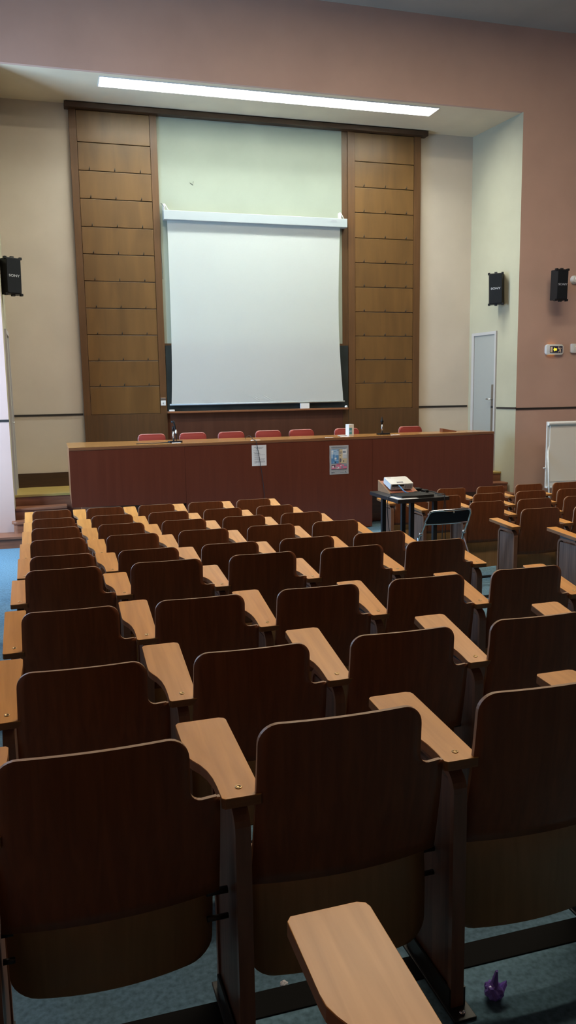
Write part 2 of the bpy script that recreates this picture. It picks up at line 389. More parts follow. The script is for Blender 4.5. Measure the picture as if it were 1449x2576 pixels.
# projection screen
ps = thing('projection_screen', 'large white pull-down projection screen hanging in front of the chalkboard', 'projection screen', (1.918, YW - 0.13, 4.77))
bm = BM(); box(bm, 0, 3.062, -0.06, 0.09, 0, 0.14, bev=0.006); mk('housing', bm, 'screen_case', ps)
bm = BM(); nr, nc = 24, 14
def fab(s, t):  # t 0 top..1 bottom
    l = 0.062 + (-0.008) * t + 0.018 * math.sin(PI * t) * 0.4 + 0.05 * t ** 6 * -0.6
    r = 2.962 - 0.035 * math.sin(PI * min(1, t * 1.05)) + 0.035 * t ** 4
    x = l + (r - l) * s
    y = 0.02 + 0.012 * math.sin(PI * t) * (abs(2 * s - 1) ** 3) - 0.01 * t
    return (x, y, 0.0 - 2.868 * t)
g = [[bm.verts.new(fab(j / nc, i / nr)) for j in range(nc + 1)] for i in range(nr + 1)]
for i in range(nr):
    for j in range(nc): bm.faces.new((g[i][j], g[i][j + 1], g[i + 1][j + 1], g[i + 1][j]))
r = bmesh.ops.solidify(bm, geom=bm.faces[:], thickness=0.0015)
mk('fabric', bm, 'screen', ps, True)
bm = BM(); tube(bm, [(-0.005, 0.01, -2.878), (3.022, 0.01, -2.878)], 0.014, 10); mk('bottom_bar', bm, 'screen_case', ps)
for bx in (0.02, 2.965):
    bm = BM(); box(bm, bx - 0.014, bx + 0.014, 0.02, 0.098, 0.14, 0.25); tube(bm, [(bx + 0.01, 0.03, 0.25), (bx + 0.07, 0.03, 0.15)], 0.008, 6); mk('bracket', bm, 'white_plastic', ps)
bm = BM(); prism(bm, round_rect(2.755, 2.905, 0.075, 0.115, 0.012), -0.062, -0.0605, 'y', 0)
for k in range(9): box(bm, 2.775 + k * 0.012, 2.783 + k * 0.012, -0.0626, -0.062, 0.085, 0.096, 1)
for k in range(5): box(bm, 2.79 + k * 0.016, 2.802 + k * 0.016, -0.0626, -0.062, 0.101, 0.107, 1)
mk('maker_label', bm, ['screen_case', 'ink'], ps)
bm = BM(); tube(bm, smooth_path([(-0.02, 0.05, 0.26), (0.015, 0.0, 0.2), (0.01, 0.03, 0.12)]), 0.004, 6); tube(bm, smooth_path([(-0.03, 0.03, 0.1), (-0.05, 0.02, -0.3), (-0.04, 0.02, -0.9)]), 0.004, 6); mk('power_cable', bm, 'iron', ps)

# ceiling lamp
lp = thing('ceiling_light', 'long recessed fluorescent light panel glowing in the alcove ceiling', 'light', (0.95, 12.0, ZA))
bm = BM()
for (a0, a1, b0, b1) in ((0, 5.2, 0, 0.012), (0, 5.2, 0.368, 0.38), (0, 0.012, 0.012, 0.368), (5.188, 5.2, 0.012, 0.368)): box(bm, a0, a1, b0, b1, -0.012, 0.34)
mk('frame', bm, 'white_plastic', lp)
bm = BM(); box(bm, 0.012, 5.188, 0.012, 0.368, 0.31, 0.33); mk('diffuser', bm, 'lamp', lp)

M['hall_lamp'] = plain('hall_lamp_diffuser', (0.9, 0.9, 0.9), 0.5, emit=(1.0, 0.82, 0.64), est=44)
M['hall_lamp_front'] = plain('hall_lamp_front_diffuser', (0.9, 0.9, 0.9), 0.5, emit=(1.0, 0.90, 0.68), est=42)
for (ly, lab) in ((7.3, 'recessed fluorescent light panel in the hall ceiling near the pink wall, above the frame'), (4.4, 'recessed fluorescent light panel in the hall ceiling over the rear rows, above the frame')):
    hl = thing('ceiling_light', lab, 'light', (1.0, ly, ZC))
    bm = BM()
    for (a0, a1, b0, b1) in ((0, 6.2, 0, 0.03), (0, 6.2, 0.37, 0.40), (0, 0.04, 0.03, 0.37), (6.16, 6.2, 0.03, 0.37)): box(bm, a0, a1, b0, b1, -0.012, 0)
    mk('frame', bm, 'white_plastic', hl)
    bm = BM(); box(bm, 0.04, 6.16, 0.03, 0.37, -0.006, 0); mk('diffuser', bm, 'hall_lamp' if ly < 5 else 'hall_lamp_front', hl)

# ------------------------------------------------------------------ long desk
DA = math.atan2(11.38 - 10.83, 6.86 - 0.24); DL = math.hypot(6.62, 0.55)
dk = thing('conference_desk', 'long reddish-brown wooden desk running across the stage front', 'desk', (0.24, 10.83, 0), DA)
TOPZ = 1.39
top_poly = [(0, 0.0), (DL, 0.0), (DL, 0.55), (DL * 0.5, 0.72), (0.45, 1.15), (0.10, 1.22)]
bm = BM(); prism(bm, top_poly, TOPZ - 0.006, TOPZ, 'z', 0, bev=0.002); mk('top', bm, 'desk_top', dk)
bm = BM(); prism(bm, [(p[0] * 1.0, p[1] + (0.002 if p[1] > 0 else 0)) for p in top_poly], TOPZ - 0.042, TOPZ - 0.006, 'z', 0, bev=0.008); mk('edge_lip', bm, 'desk_lip', dk, label='lighter brown rounded lip')
seams = [0.0, 1.55, 4.45, DL]
for i in range(3):
    s0, s1 = seams[i] + 0.0015, seams[i + 1] - 0.0015
    zb0 = 0.60 - (0.60 - 0.425) * s0 / DL; zb1 = 0.60 - (0.60 - 0.425) * s1 / DL
    if i == 1: zb0 = zb1 = 0.012
    bm = BM(); prism(bm, [(s0, zb0), (s1, zb1), (s1, TOPZ - 0.044), (s0, TOPZ - 0.044)], 0.006, 0.03, 'y'); mk('front_panel', bm, 'redbrown', dk)
bm = BM(); prism(bm, [(0.03, TOPZ - 0.044), (1.16, TOPZ - 0.044), (1.05, 0.66), (0.03, 0.60)], 0.004, 0.026, 'x')
for v in bm.verts: v.co.x += 0.082 * v.co.y
mk('end_panel', bm, 'desk_lip', dk)
bm = BM(); prism(bm, [(0.031, TOPZ - 0.044), (0.54, TOPZ - 0.044), (0.54, 0.66), (0.031, 0.43)], DL - 0.028, DL - 0.005, 'x'); mk('end_panel', bm, 'redbrown', dk)
bm = BM(); box(bm, 1.65, 4.40, 0.032, 0.60, 0, 0.60); mk('plinth', bm, 'redbrown', dk)
def dpt(s, d, z):  # desk frame -> world
    return (0.24 + s * math.cos(DA) - d * math.sin(DA), 10.83 + s * math.sin(DA) + d * math.cos(DA), z)
# papers on desk front
def sheet_thing(name, label, cat, s0, s1, z0, z1):
    t = thing(name, label, cat, dpt(s0, 0.0045, z0), DA)
    return t, s1 - s0, z1 - z0
t, w, h = sheet_thing('notice', 'white printed notice taped to the desk front behind the hanging cable', 'notice', 2.526, 2.747, 1.028, 1.326)
bm = BM(); box(bm, 0, w, -0.0012, 0, 0, h); mk('sheet', bm, 'paper', t)
bm = BM()
rows = [(0.88, 0.18, 0.80, 1), (0.84, 0.3, 0.72, 1), (0.73, 0.12, 0.5, 0), (0.66, 0.12, 0.35, 0), (0.60, 0.18, 0.55, 1), (0.565, 0.18, 0.6, 0), (0.51, 0.18, 0.9, 0), (0.47, 0.18, 0.5, 0), (0.40, 0.18, 0.55, 0), (0.33, 0.18, 0.9, 0), (0.30, 0.18, 0.86, 0), (0.22, 0.18, 0.88, 0), (0.19, 0.18, 0.9, 0), (0.16, 0.18, 0.86, 0), (0.13, 0.18, 0.3, 0)]
for (fz, a, b, dk_) in rows:
    x = a * w
    while x < b * w:
        l = random.uniform(0.008, 0.022); box(bm, x, min(x + l, b * w), -0.0018, -0.0012, fz * h, fz * h + 0.005, dk_); x += l + 0.004
mk('print', bm, ['ink', 'ink_dark'], t)
t, w, h = sheet_thing('poster', 'colourful printed poster in blue, ochre and pink taped to the desk front', 'poster', 3.738, 4.050, 0.842, 1.273)
bm = BM(); nx, nz = 6, 8
g = [[bm.verts.new((w * j / nx, -0.003 + 0.002 * math.sin(i * 1.7 + j), h * i / nz)) for j in range(nx + 1)] for i in range(nz + 1)]
for i in range(nz):
    for j in range(nx): bm.faces.new((g[i][j], g[i][j + 1], g[i + 1][j + 1], g[i + 1][j]))
bmesh.ops.solidify(bm, geom=bm.faces[:], thickness=0.001)
mk('sheet', bm, 'paper', t, True)
pm = ['blue_print', 'light_blue_print', 'ochre_print', 'pink_print', 'slate_print', 'ink_dark', 'paper']
bm = BM()
def pr(x0, x1, z0, z1, mi, d=0): box(bm, x0 * w, x1 * w, -0.0066 - d * 0.0004, -0.0056, z0 * h, z1 * h, mi)
for k in range(34): pr(0.09 + k * 0.024, 0.09 + k * 0.024 + 0.018, 0.925, 0.945, 4)
pr(0.13, 0.85, 0.868, 0.878, 0)
pr(0.09, 0.47, 0.38, 0.86, 1); pr(0.09, 0.20, 0.38, 0.56, 0, 1); pr(0.18, 0.27, 0.45, 0.69, 0, 1); pr(0.30, 0.47, 0.50, 0.66, 0, 1); pr(0.22, 0.47, 0.38, 0.47, 0, 1); pr(0.26, 0.36, 0.52, 0.58, 6, 2)
pr(0.38, 0.48, 0.825, 0.835, 5, 2); pr(0.24, 0.32, 0.79, 0.81, 0, 2); pr(0.10, 0.19, 0.76, 0.83, 6, 2); pr(0.11, 0.17, 0.70, 0.74, 6, 2); pr(0.27, 0.33, 0.40, 0.44, 5, 2)
pr(0.52, 0.90, 0.38, 0.86, 2); pr(0.68, 0.90, 0.55, 0.86, 6, 1); pr(0.69, 0.85, 0.73, 0.80, 4, 2); pr(0.53, 0.64, 0.76, 0.775, 5, 2); pr(0.53, 0.62, 0.71, 0.73, 4, 2); pr(0.53, 0.58, 0.645, 0.66, 5, 2); pr(0.53, 0.58, 0.41, 0.55, 5, 2); pr(0.60, 0.64, 0.44, 0.54, 4, 2)
for k in range(5): pr(0.70, 0.89, 0.66 - k * 0.03, 0.67 - k * 0.03, 4, 2)
pr(0.72, 0.76, 0.42, 0.48, 5, 2); pr(0.80, 0.93, 0.44, 0.45, 4, 2)
pr(0.10, 0.30, 0.19, 0.33, 3); pr(0.14, 0.22, 0.23, 0.30, 6, 1); pr(0.10, 0.30, 0.305, 0.33, 5, 1); pr(0.24, 0.29, 0.25, 0.29, 5, 1)
pr(0.34, 0.90, 0.19, 0.33, 3); pr(0.36, 0.62, 0.34, 0.37, 3); pr(0.36, 0.50, 0.20, 0.26, 6, 1); pr(0.37, 0.41, 0.22, 0.25, 5, 2); pr(0.60, 0.70, 0.21, 0.27, 4, 1); pr(0.76, 0.89, 0.27, 0.33, 4, 1); pr(0.56, 0.62, 0.28, 0.32, 6, 1)
pr(0.09, 0.90, 0.165, 0.177, 5)
for k in range(20): pr(0.28 + k * 0.025, 0.298 + k * 0.025, 0.115, 0.122, 4)
pr(0.10, 0.145, 0.05, 0.085, 5); pr(0.20, 0.235, 0.055, 0.09, 5); pr(0.82, 0.86, 0.075, 0.105, 5); pr(0.78, 0.90, 0.045, 0.055, 4); pr(0.55, 0.75, 0.05, 0.056, 4)
mk('print', bm, pm, t)
# desk-top objects
def card(name, label, x, y, w, d, rz=0.0, cat='card'):
    bm = BM(); box(bm, -w / 2, w / 2, -d / 2, d / 2, 0, 0.004); o = tag(mk(name, bm, 'paper', loc=(x, y, TOPZ)), label, cat); o.rotation_euler.z = rz; return o
card('name_card', 'small white card on the desk at the foot of the left microphone stand', 1.70, 11.13, 0.12, 0.06, DA)
card('name_card', 'small white card on the desk above the white notice', 2.84, 11.14, 0.13, 0.06, DA)
card('name_card', 'small white card on the desk edge above the colourful poster', 3.98, 11.18, 0.12, 0.05, DA)
card('name_card', 'white card in front of the tissue box on the desk', 4.26, 11.27, 0.13, 0.07, DA)
card('name_card', 'white card on the desk in front of the rightmost red chair', 5.09, 11.29, 0.13, 0.06, DA)
pl = thing('paper_plate', 'white paper plate beside the white and blue box on the desk', 'plate', (4.30, 11.50, TOPZ))
bm = BM(); lathe(bm, [(0.001, 0), (0.06, 0.001), (0.075, 0.012), (0.073, 0.012), (0.058, 0.004), (0.001, 0.004)], n=20); mk('dish', bm, 'white_plastic', pl, True)
bx = thing('tissue_box', 'upright white box with a blue-green print on the desk', 'box', (4.405, 11.45, TOPZ), 0.35)
bm = BM(); box(bm, -0.05, 0.05, -0.04, 0.04, 0, 0.18, bev=0.004); mk('carton', bm, 'white_plastic', bx)
bm = BM(); box(bm, -0.046, 0.012, -0.0412, -0.04, 0.025, 0.125, 0); box(bm, -0.04, 0.004, -0.042, -0.0412, 0.06, 0.085, 1); mk('print', bm, ['teal', 'light_blue_print'], bx)
bm = BM(); prism(bm, [(-0.12, 0), (0.13, 0.0), (0.13, 0.012), (-0.12, 0.058)], -0.05, 0.05, 'y'); tag(mk('door_wedge', bm, 'stair_wood', loc=(6.20, 11.70, TOPZ)), 'dark brown wooden wedge lying near the right end of the desk', 'wedge')
def mic(name, label, x, y, heads):
    t = thing(name, label, 'microphone stand', (x, y, TOPZ))
    bm = BM(); prism(bm, round_rect(-0.10, 0.10, -0.06, 0.06, 0.03), 0, 0.022, 'z', bev=0.005); mk('base', bm, 'black', t)
    bm = BM(); tube(bm, [(-0.02, 0, 0.02), (-0.022, 0, 0.17)], 0.012, 10); mk('stem', bm, 'steel', t)
    bm = BM(); tube(bm, [(-0.022, 0, 0.165), (-0.02, 0, 0.23)], [0.017, 0.013], 10); mk('clip', bm, 'black', t)
    if heads:
        bm = BM(); tube(bm, [(-0.045, 0.0, 0.29), (-0.012, -0.01, 0.29), (0.0, -0.012, 0.24), (0.012, -0.014, 0.13), (0.02, -0.014, 0.07), (0.015, -0.01, 0.012)], [0.016, 0.018, 0.013, 0.010, 0.006, 0.004], 8); mk('microphone', bm, 'black', t)
        bm = BM(); lathe(bm, [(0.001, 0), (0.014, 0.004), (0.016, 0.03), (0.006, 0.055), (0.001, 0.058)], (0.014, -0.02, 0.125), 10); mk('knob', bm, 'white_plastic', t)
    else:
        bm = BM(); lathe(bm, [(0.001, 0.15), (0.03, 0.165), (0.022, 0.19), (0.008, 0.215), (0.008, 0.24), (0.001, 0.245)], (-0.022, 0, 0.03), 12); mk('microphone', bm, 'black', t)
    return t
mic('microphone_stand', 'black table microphone stand with two drooping stems near the left end of the desk', 1.70, 11.25, True)
mic('microphone_stand', 'short black table microphone stand with metal stem on the right half of the desk', 4.99, 11.52, False)
bm = BM(); tube(bm, smooth_path([(1.15, 11.15, 1.396), (1.3, 11.2, 1.396), (1.42, 11.17, 1.396), (1.55, 11.22, 1.396), (1.62, 11.21, 1.396)]), 0.006, 6)
tag(mk('microphone_cable', bm, 'iron'), 'thin dark cable lying on the desk left of the left microphone', 'cable')
bm = BM(); tube(bm, smooth_path([dpt(2.60, 0.5, 1.397), dpt(2.59, 0.30, 1.45), dpt(2.585, 0.08, 1.40), dpt(2.588, -0.014, 1.385), dpt(2.60, -0.016, 1.33), dpt(2.645, -0.02, 1.05), dpt(2.68, -0.016, 0.80), dpt(2.70, -0.012, 0.55), dpt(2.72, -0.012, 0.05)], 8), 0.0045, 6)
tag(mk('hanging_cable', bm, 'iron'), 'thin black cable hanging down the desk front across the white notice', 'cable')
# red chairs behind the desk
def red_chair(label):
    t = thing('padded_chair', label, 'chair', (0, 0, SZ), 0, 'red padded chairs behind the long desk')
    bm = BM(); prism(bm, round_rect(-0.205, 0.205, 0.46, 0.82, 0.055), 0.02, 0.075, 'y', bev=0.018); mk('backrest', bm, 'red', t, True)
    bm = BM()
    pts = [(-0.205, 0.06, 0.50)] + [(p[0], 0.072, p[1]) for p in reversed(round_rect(-0.203, 0.203, 0.46, 0.822, 0.055)) if p[1] > 0.5] + [(0.205, 0.06, 0.50)]
    pts = sorted(pts, key=lambda p: math.atan2(p[2] - 0.55, -p[0])); tube(bm, pts, 0.007, 6); mk('edge_highlight', bm, 'red_edge_highlight', t, True)  # pale tube stands in for the highlight along the backrest edge
    bm = BM(); prism(bm, round_rect(-0.21, 0.21, -0.40, 0.02, 0.05), 0.42, 0.48, 'z', bev=0.015); mk('seat', bm, 'red', t, True)
    for sx in (-1, 1):
        bm = BM(); tube(bm, [(sx * 0.19, 0.045, 0.5), (sx * 0.19, 0.045, 0.42), (sx * 0.2, 0.09, 0.0)], 0.011, 8); mk('leg', bm, 'chrome', t)
        bm = BM(); tube(bm, [(sx * 0.19, -0.36, 0.42), (sx * 0.2, -0.38, 0.0)], 0.011, 8); mk('leg', bm, 'chrome', t)
    return t
rcx = [1.505, 2.143, 2.741, 3.347, 3.913, 4.669, 5.82]
rlab = ['leftmost red padded chair behind the long desk, in front of the left panelling', 'red padded chair directly right of the left microphone stand', 'third red padded chair from the left, behind the desk', 'red padded chair behind the white notice and hanging cable', 'red padded chair in the middle of the desk, left of the poster', 'red padded chair behind the white and blue box on the desk', 'rightmost red padded chair, alone to the right of the right microphone']
rc0 = None
for i, x in enumerate(rcx):
    if rc0 is None: c = rc0 = red_chair(rlab[0])
    else: c = copy_tree(rc0)
    c['label'] = rlab[i]
    c.location = (x, 12.25 + 0.03 * math.sin(i * 2.1), SZ); c.rotation_euler.z = 0.06 * math.sin(i * 3.3)

# ------------------------------------------------------------------ doors on the alcove sides
ang = math.atan2(0.1, 1.0)   # return wall leans outwards towards the hall
# local frame: s along the wall from the far end (y 13.09) towards the hall
d1 = struct(thing('door_1', '', '', (ret_x(13.09), 13.09, SZ))); del d1['label']; del d1['category']
def wall_local(bm): bmesh.ops.transform(bm, matrix=Matrix.Rotation(math.atan2(-1.0, 0.1), 4, 'Z'), verts=bm.verts)
def wbox(bm, s0, s1, d0, d1_, z0, z1, mi=0, bev=0.0):  # d: distance out from the wall into the alcove (negative side)
    box(bm, s0, s1, d0, d1_, z0, z1, mi, bev)
L = 0.705; Hh = 3.05 - SZ
bm = BM(); wbox(bm, 0, 0.07, -0.03, 0.01, 0, Hh); wbox(bm, L - 0.04, L, -0.03, 0.01, 0, Hh); wbox(bm, 0.07, L - 0.04, -0.03, 0.01, Hh - 0.05, Hh)
wall_local(bm); mk('frame', bm, 'door_frame', d1)
bm = BM(); wbox(bm, 0.07, L - 0.04, -0.012, 0.01, 0.005, Hh - 0.05); wall_local(bm); lf = mk('leaf', bm, 'door', d1)
bm = BM(); wbox(bm, 0.585, 0.655, -0.018, -0.012, 0.0, 1.50, 0); wbox(bm, 0.585, 0.655, -0.02, -0.018, 1.09, 1.13, 1); wall_local(bm); mk('push_plate', bm, ['plate', 'iron'], lf)
bm = BM(); tube(bm, [(0.62, -0.018, 1.245), (0.62, -0.07, 1.245), (0.52, -0.07, 1.25)], 0.012, 8); wall_local(bm); mk('handle', bm, 'steel', lf)
d2 = struct(thing('door_2', '', '', (XA, 12.25, SZ))); del d2['label']; del d2['category']
bm = BM(); box(bm, 0, 0.03, 0, 0.06, 0, 2.38); box(bm, 0, 0.03, 0.74, 0.8, 0, 2.38); box(bm, 0, 0.03, 0.06, 0.74, 2.32, 2.38); mk('frame', bm, 'door_frame', d2)
bm = BM(); box(bm, 0, 0.012, 0.06, 0.74, 0.005, 2.32); l2 = mk('leaf', bm, 'door', d2)
bm = BM(); tube(bm, [(0.012, 0.15, 1.05), (0.05, 0.15, 1.05), (0.05, 0.25, 1.05)], 0.01, 8); mk('handle', bm, 'steel', l2)

# ------------------------------------------------------------------ loudspeakers
def speaker(label, loc, rz, ww, hh, dd, tilt=0.0, gap=0.06, boff=0.0):
    """local: front faces -y, back at +y"""
    t = thing('loudspeaker', label, 'loudspeaker', loc, rz, 'black loudspeakers on the walls')
    Tm = Matrix.Rotation(tilt, 4, 'Y')
    def fin(bm): bmesh.ops.transform(bm, matrix=Tm, verts=bm.verts); return bm
    bm = BM(); a = ww / 2
    prism(bm, [(-a, 0), (-a * 0.8, -dd * 0.92), (a * 0.8, -dd * 0.92), (a, 0)][::-1], -hh / 2, hh / 2, 'z', bev=0.008); body = mk('cabinet', fin(bm), 'black', t)
    bm = BM(); prism(bm, round_rect(-a * 0.78, a * 0.78, -hh * 0.47, hh * 0.47, 0.02), -dd * 0.96, -dd * 0.915, 'y', bev=0.004); gr = mk('grille', fin(bm), 'grille', t)
    bm = BM(); text_mesh(bm, 'SONY', 0.047, Matrix.Translation((0.0, -dd * 0.965, 0.0)) @ Matrix.Rotation(PI / 2, 4, 'X'), 0, 1.25, bold=0.0008); mk('lettering', fin(bm), 'lettering_grey', gr)
    for (sx, sz) in ((-1, 1), (1, 1), (-1, -1), (1, -1)):
        bm = BM(); box(bm, sx * a * 0.86 - 0.018, sx * a * 0.86 + 0.018, -dd * 0.9, -dd * 0.6, sz * hh * 0.5 - 0.02, sz * hh * 0.5 + 0.014, bev=0.004); mk('corner_guard', fin(bm), 'black', t)
    for sz in (-1, 1):
        bm = BM(); box(bm, -0.022, 0.022, -dd * 0.75, -dd * 0.5, sz * hh * 0.5 - 0.004, sz * hh * 0.5 + (0.024 if sz > 0 else 0.028)) if sz > 0 else box(bm, -0.022, 0.022, -dd * 0.75, -dd * 0.5, -hh * 0.5 - 0.026, -hh * 0.5 + 0.004)
        mk('mount_lug', fin(bm), 'iron', t)
    bm = BM(); box(bm, -0.02, 0.045, -0.004, gap, -0.10, 0.10); mk('wall_bracket', bm, 'iron', t)
    return t
# pink wall: back parallel to wall, facing the hall, turned slightly left
speaker('black loudspeaker on the pink wall above the exit light', (8.13, 11.66, 3.72), -0.10, 0.23, 0.48, 0.19, 0.02, 0.17)
# right alcove wall: facing left-front
speaker('black loudspeaker on the pale alcove wall above the grey door', (7.395, 12.30, 3.72), -0.62, 0.255, 0.50, 0.20, -0.02, 0.0)
speaker('black loudspeaker on the left alcove wall, at the left edge of the photo', (-0.415, 12.45, 3.755), 0.42, 0.255, 0.50, 0.20, 0.02, 0.0)

# emergency exit light
ex = thing('exit_light', 'lit emergency exit light with yellow arrow and running figure on the pink wall', 'exit light', (8.228, YP, 2.703))
bm = BM(); prism(bm, round_rect(-0.165, 0.165, -0.085, 0.085, 0.035), -0.055, 0, 'y', bev=0.014); mk('housing', bm, 'white_plastic', ex, True)
bm = BM(); prism(bm, round_rect(-0.10, 0.145, -0.055, 0.055, 0.008), -0.058, -0.05, 'y'); sgn = mk('sign_face', bm, 'ink_dark', ex)
bm = BM(); box(bm, -0.09, -0.05, -0.0592, -0.058, -0.045, 0.045); mk('door_symbol', bm, 'sign_white', sgn)
bm = BM(); prism(bm, [(-0.035, 0), (-0.008, 0.034), (-0.004, 0.018), (0.03, 0.018), (0.034, 0.0), (0.03, -0.018), (-0.004, -0.018), (-0.008, -0.034)], -0.0595, -0.058, 'y'); mk('arrow_symbol', bm, 'arrow', sgn)
bm = BM()
lathe(bm, [(0.0005, -0.0592), (0.010, -0.0592), (0.010, -0.058), (0.0005, -0.058)], (0.070, 0, 0.040), 10, 'y')
for poly in ([(0.070, 0.030), (0.092, 0.022), (0.112, -0.006), (0.096, -0.014), (0.076, 0.004)], [(0.096, -0.014), (0.112, -0.006), (0.118, -0.048), (0.106, -0.048)], [(0.088, -0.008), (0.100, -0.012), (0.086, -0.034), (0.066, -0.048), (0.060, -0.040), (0.078, -0.026)], [(0.070, 0.030), (0.050, 0.020), (0.056, 0.002), (0.064, 0.006), (0.062, 0.016), (0.076, 0.018)], [(0.090, 0.022), (0.112, 0.030), (0.128, 0.014), (0.122, 0.010), (0.110, 0.020), (0.096, 0.014)]):
    prism(bm, poly, -0.0592, -0.058, 'y')
mk('running_figure_symbol', bm, 'sign_white', sgn)
bm = BM(); box(bm, -0.12, 0.02, -0.04, -0.012, 0.083, 0.0865); box(bm, -0.12, 0.02, -0.04, -0.012, -0.0865, -0.083); mk('lamp_strip', bm, 'amber', ex)
sn = thing('motion_detector', 'small white sensor box right of the exit light at the photo edge', 'sensor', (8.62, YP, 2.725))
bm = BM(); prism(bm, round_rect(-0.062, 0.062, -0.075, 0.075, 0.02), -0.045, 0, 'y', bev=0.008); mk('housing', bm, 'white_plastic', sn, True)
bm = BM(); lathe(bm, [(0.0005, -0.052), (0.012, -0.050), (0.016, -0.044), (0.0005, -0.044)], (0.025, 0, 0.02), 10, 'y'); mk('lens', bm, 'chrome', sn)
cm = thing('wall_camera', 'white rounded camera on the pink wall right of the loudspeaker', 'camera', (8.585, YP, 3.85))
bm = BM(); lathe(bm, [(0.001, -0.06), (0.045, -0.058), (0.07, -0.03), (0.072, 0.0), (0.001, 0.0)], n=20, axis='y'); mk('base', bm, 'white_plastic', cm, True)
bm = BM(); lathe(bm, [(0.001, -0.10), (0.03, -0.09), (0.045, -0.06), (0.03, -0.04), (0.001, -0.04)], (0.03, 0, 0.01), 16, 'y'); mk('dome', bm, 'white_plastic', cm, True)

# flipchart
fc = thing('flipchart', 'white flipchart easel with blank paper standing by the pink wall', 'flipchart', (8.23, 11.38, 0))
bm = BM(); prism(bm, [(-0.40, 0.43), (0.40, 0.43), (0.40, 1.52), (-0.40, 1.52)], -0.012, 0.012, 'y', bev=0.006); brd = mk('board', bm, 'white_plastic', fc)
bm = BM(); box(bm, -0.345, 0.375, -0.022, -0.012, 0.53, 1.47); mk('paper_pad', bm, 'flip_paper', fc)
bm = BM(); tube(bm, [(-0.39, -0.03, 1.485), (0.39, -0.03, 1.485)], 0.03, 12); mk('clamp_roll', bm, 'white_plastic', fc, True)
bm = BM(); box(bm, -0.40, 0.40, -0.07, 0.0, 0.43, 0.455); mk('pen_tray', bm, 'white_plastic', fc)
bm = BM(); tube(bm, [(-0.39, 0.0, 0.76), (-0.44, 0.0, 0.76)], 0.010, 8); mk('knob', bm, 'white_plastic', fc)
for (x0, x1, y1) in ((-0.36, -0.42, -0.18), (0.36, 0.42, -0.18), (0.0, 0.0, 0.38)):
    bm = BM(); tube(bm, [(x0, 0.014, 1.2), (x1, y1, 0.0)], 0.013, 8); mk('leg', bm, 'white_plastic', fc)

# ------------------------------------------------------------------ lecture seats
def arc_rows(lo, hi, step):
    n = max(1, round((hi - lo) / step)); return [lo + (hi - lo) * k / n for k in range(n + 1)]
def shell(bm, ws, left, right, vfun, nu, th, edge_mi=1):
    """curved ply sheet: rows of constant height w, thickness th along v"""
    A = []; B = []
    for w in ws:
        l, r = left(w), right(w)
        A.append([bm.verts.new((l + (r - l) * j / nu, vfun(l + (r - l) * j / nu, w), w)) for j in range(nu + 1)])
        B.append([bm.verts.new((l + (r - l) * j / nu, vfun(l + (r - l) * j / nu, w) + th, w)) for j in range(nu + 1)])
    for G in (A, B):
        for i in range(len(ws) - 1):
            for j in range(nu):
                f = bm.faces.new((G[i][j], G[i][j + 1], G[i + 1][j + 1], G[i + 1][j])); f.smooth = True
    ring = [(0, j) for j in range(nu + 1)] + [(i, nu) for i in range(1, len(ws))] + [(len(ws) - 1, j) for j in range(nu - 1, -1, -1)] + [(i, 0) for i in range(len(ws) - 2, 0, -1)]
    for k in range(len(ring)):
        a, b = ring[k], ring[(k + 1) % len(ring)]
        f = bm.faces.new((A[a[0]][a[1]], A[b[0]][b[1]], B[b[0]][b[1]], B[a[0]][a[1]])); f.material_index = edge_mi
T = 0.846; BL, BR = -0.524, -0.120
def back_left(w):
    r = 0.05
    if w > T - r: return BL + r - math.sqrt(max(0, r * r - (w - (T - r)) ** 2))
    return BL - 0.012 * (T - r - w) / 0.4
def back_right(w):
    r = 0.05
    if w > T - r: return BR - r + math.sqrt(max(0, r * r - (w - (T - r)) ** 2))
    if w > 0.716: return BR
    if w > 0.686:
        q = (0.716 - w) / 0.03; return BR + 0.03 * (1 - math.sqrt(max(0, 1 - q * q)))
    if w > 0.683: return -0.058
    return -0.050
def back_v(u, w):
    base = -0.058 + 0.050 * (T - w) / 0.42 - 0.010 * math.sin(PI * min(1, (T - w) / 0.42))
    return base - 0.011 + 0.026 * ((u + 0.30) / 0.23) ** 2 * (0.85 + 0.15 * (T - w) / 0.42)
bw = [0.425, 0.46, 0.52, 0.58, 0.64, 0.67, 0.6828, 0.6832, 0.6858, 0.6862, 0.689, 0.694, 0.701, 0.709, 0.716, 0.75] + [T - 0.05 + 0.05 * math.sin(PI / 2 * k / 8) for k in range(9)]
def mesh_back():
    bm = BM(); shell(bm, bw, back_left, back_right, back_v, 16, 0.011); return bm
def seat_l(w):
    r = 0.06; b = 0.165
    return -0.532 + (r - math.sqrt(max(0, r * r - (b + r - w) ** 2)) if w < b + r else 0)
def seat_r(w):
    r = 0.06; b = 0.165
    return -0.052 - (r - math.sqrt(max(0, r * r - (b + r - w) ** 2)) if w < b + r else 0)
def seat_v(u, w):
    return 0.012 + 0.03 * ((w - 0.165) / 0.34) + 0.045 * max(0, (w - 0.40) / 0.1) ** 1 * 0.3 + 0.035 * ((u + 0.292) / 0.24) ** 2 + 0.018 * math.cos(PI * min(1, (w - 0.165) / 0.2)) * 0.4
sw_ = [0.165 + 0.06 * (1 - math.cos(PI / 2 * k / 6)) for k in range(7)] + [0.27, 0.32, 0.37, 0.42, 0.47, 0.50]
def mesh_seat():
    bm = BM(); shell(bm, sw_, seat_l, seat_r, seat_v, 14, 0.012); return bm
TAB = [(0.044, -0.040), (-0.040, -0.040), (-0.047, -0.033), (-0.047, 0.02), (-0.049, 0.055), (-0.055, 0.09), (-0.066, 0.122), (-0.080, 0.148), (-0.0885, 0.168), (-0.090, 0.19), (-0.090, 0.340), (-0.082, 0.350), (0.030, 0.351), (0.043, 0.345), (0.047, 0.334), (0.047, -0.034)]
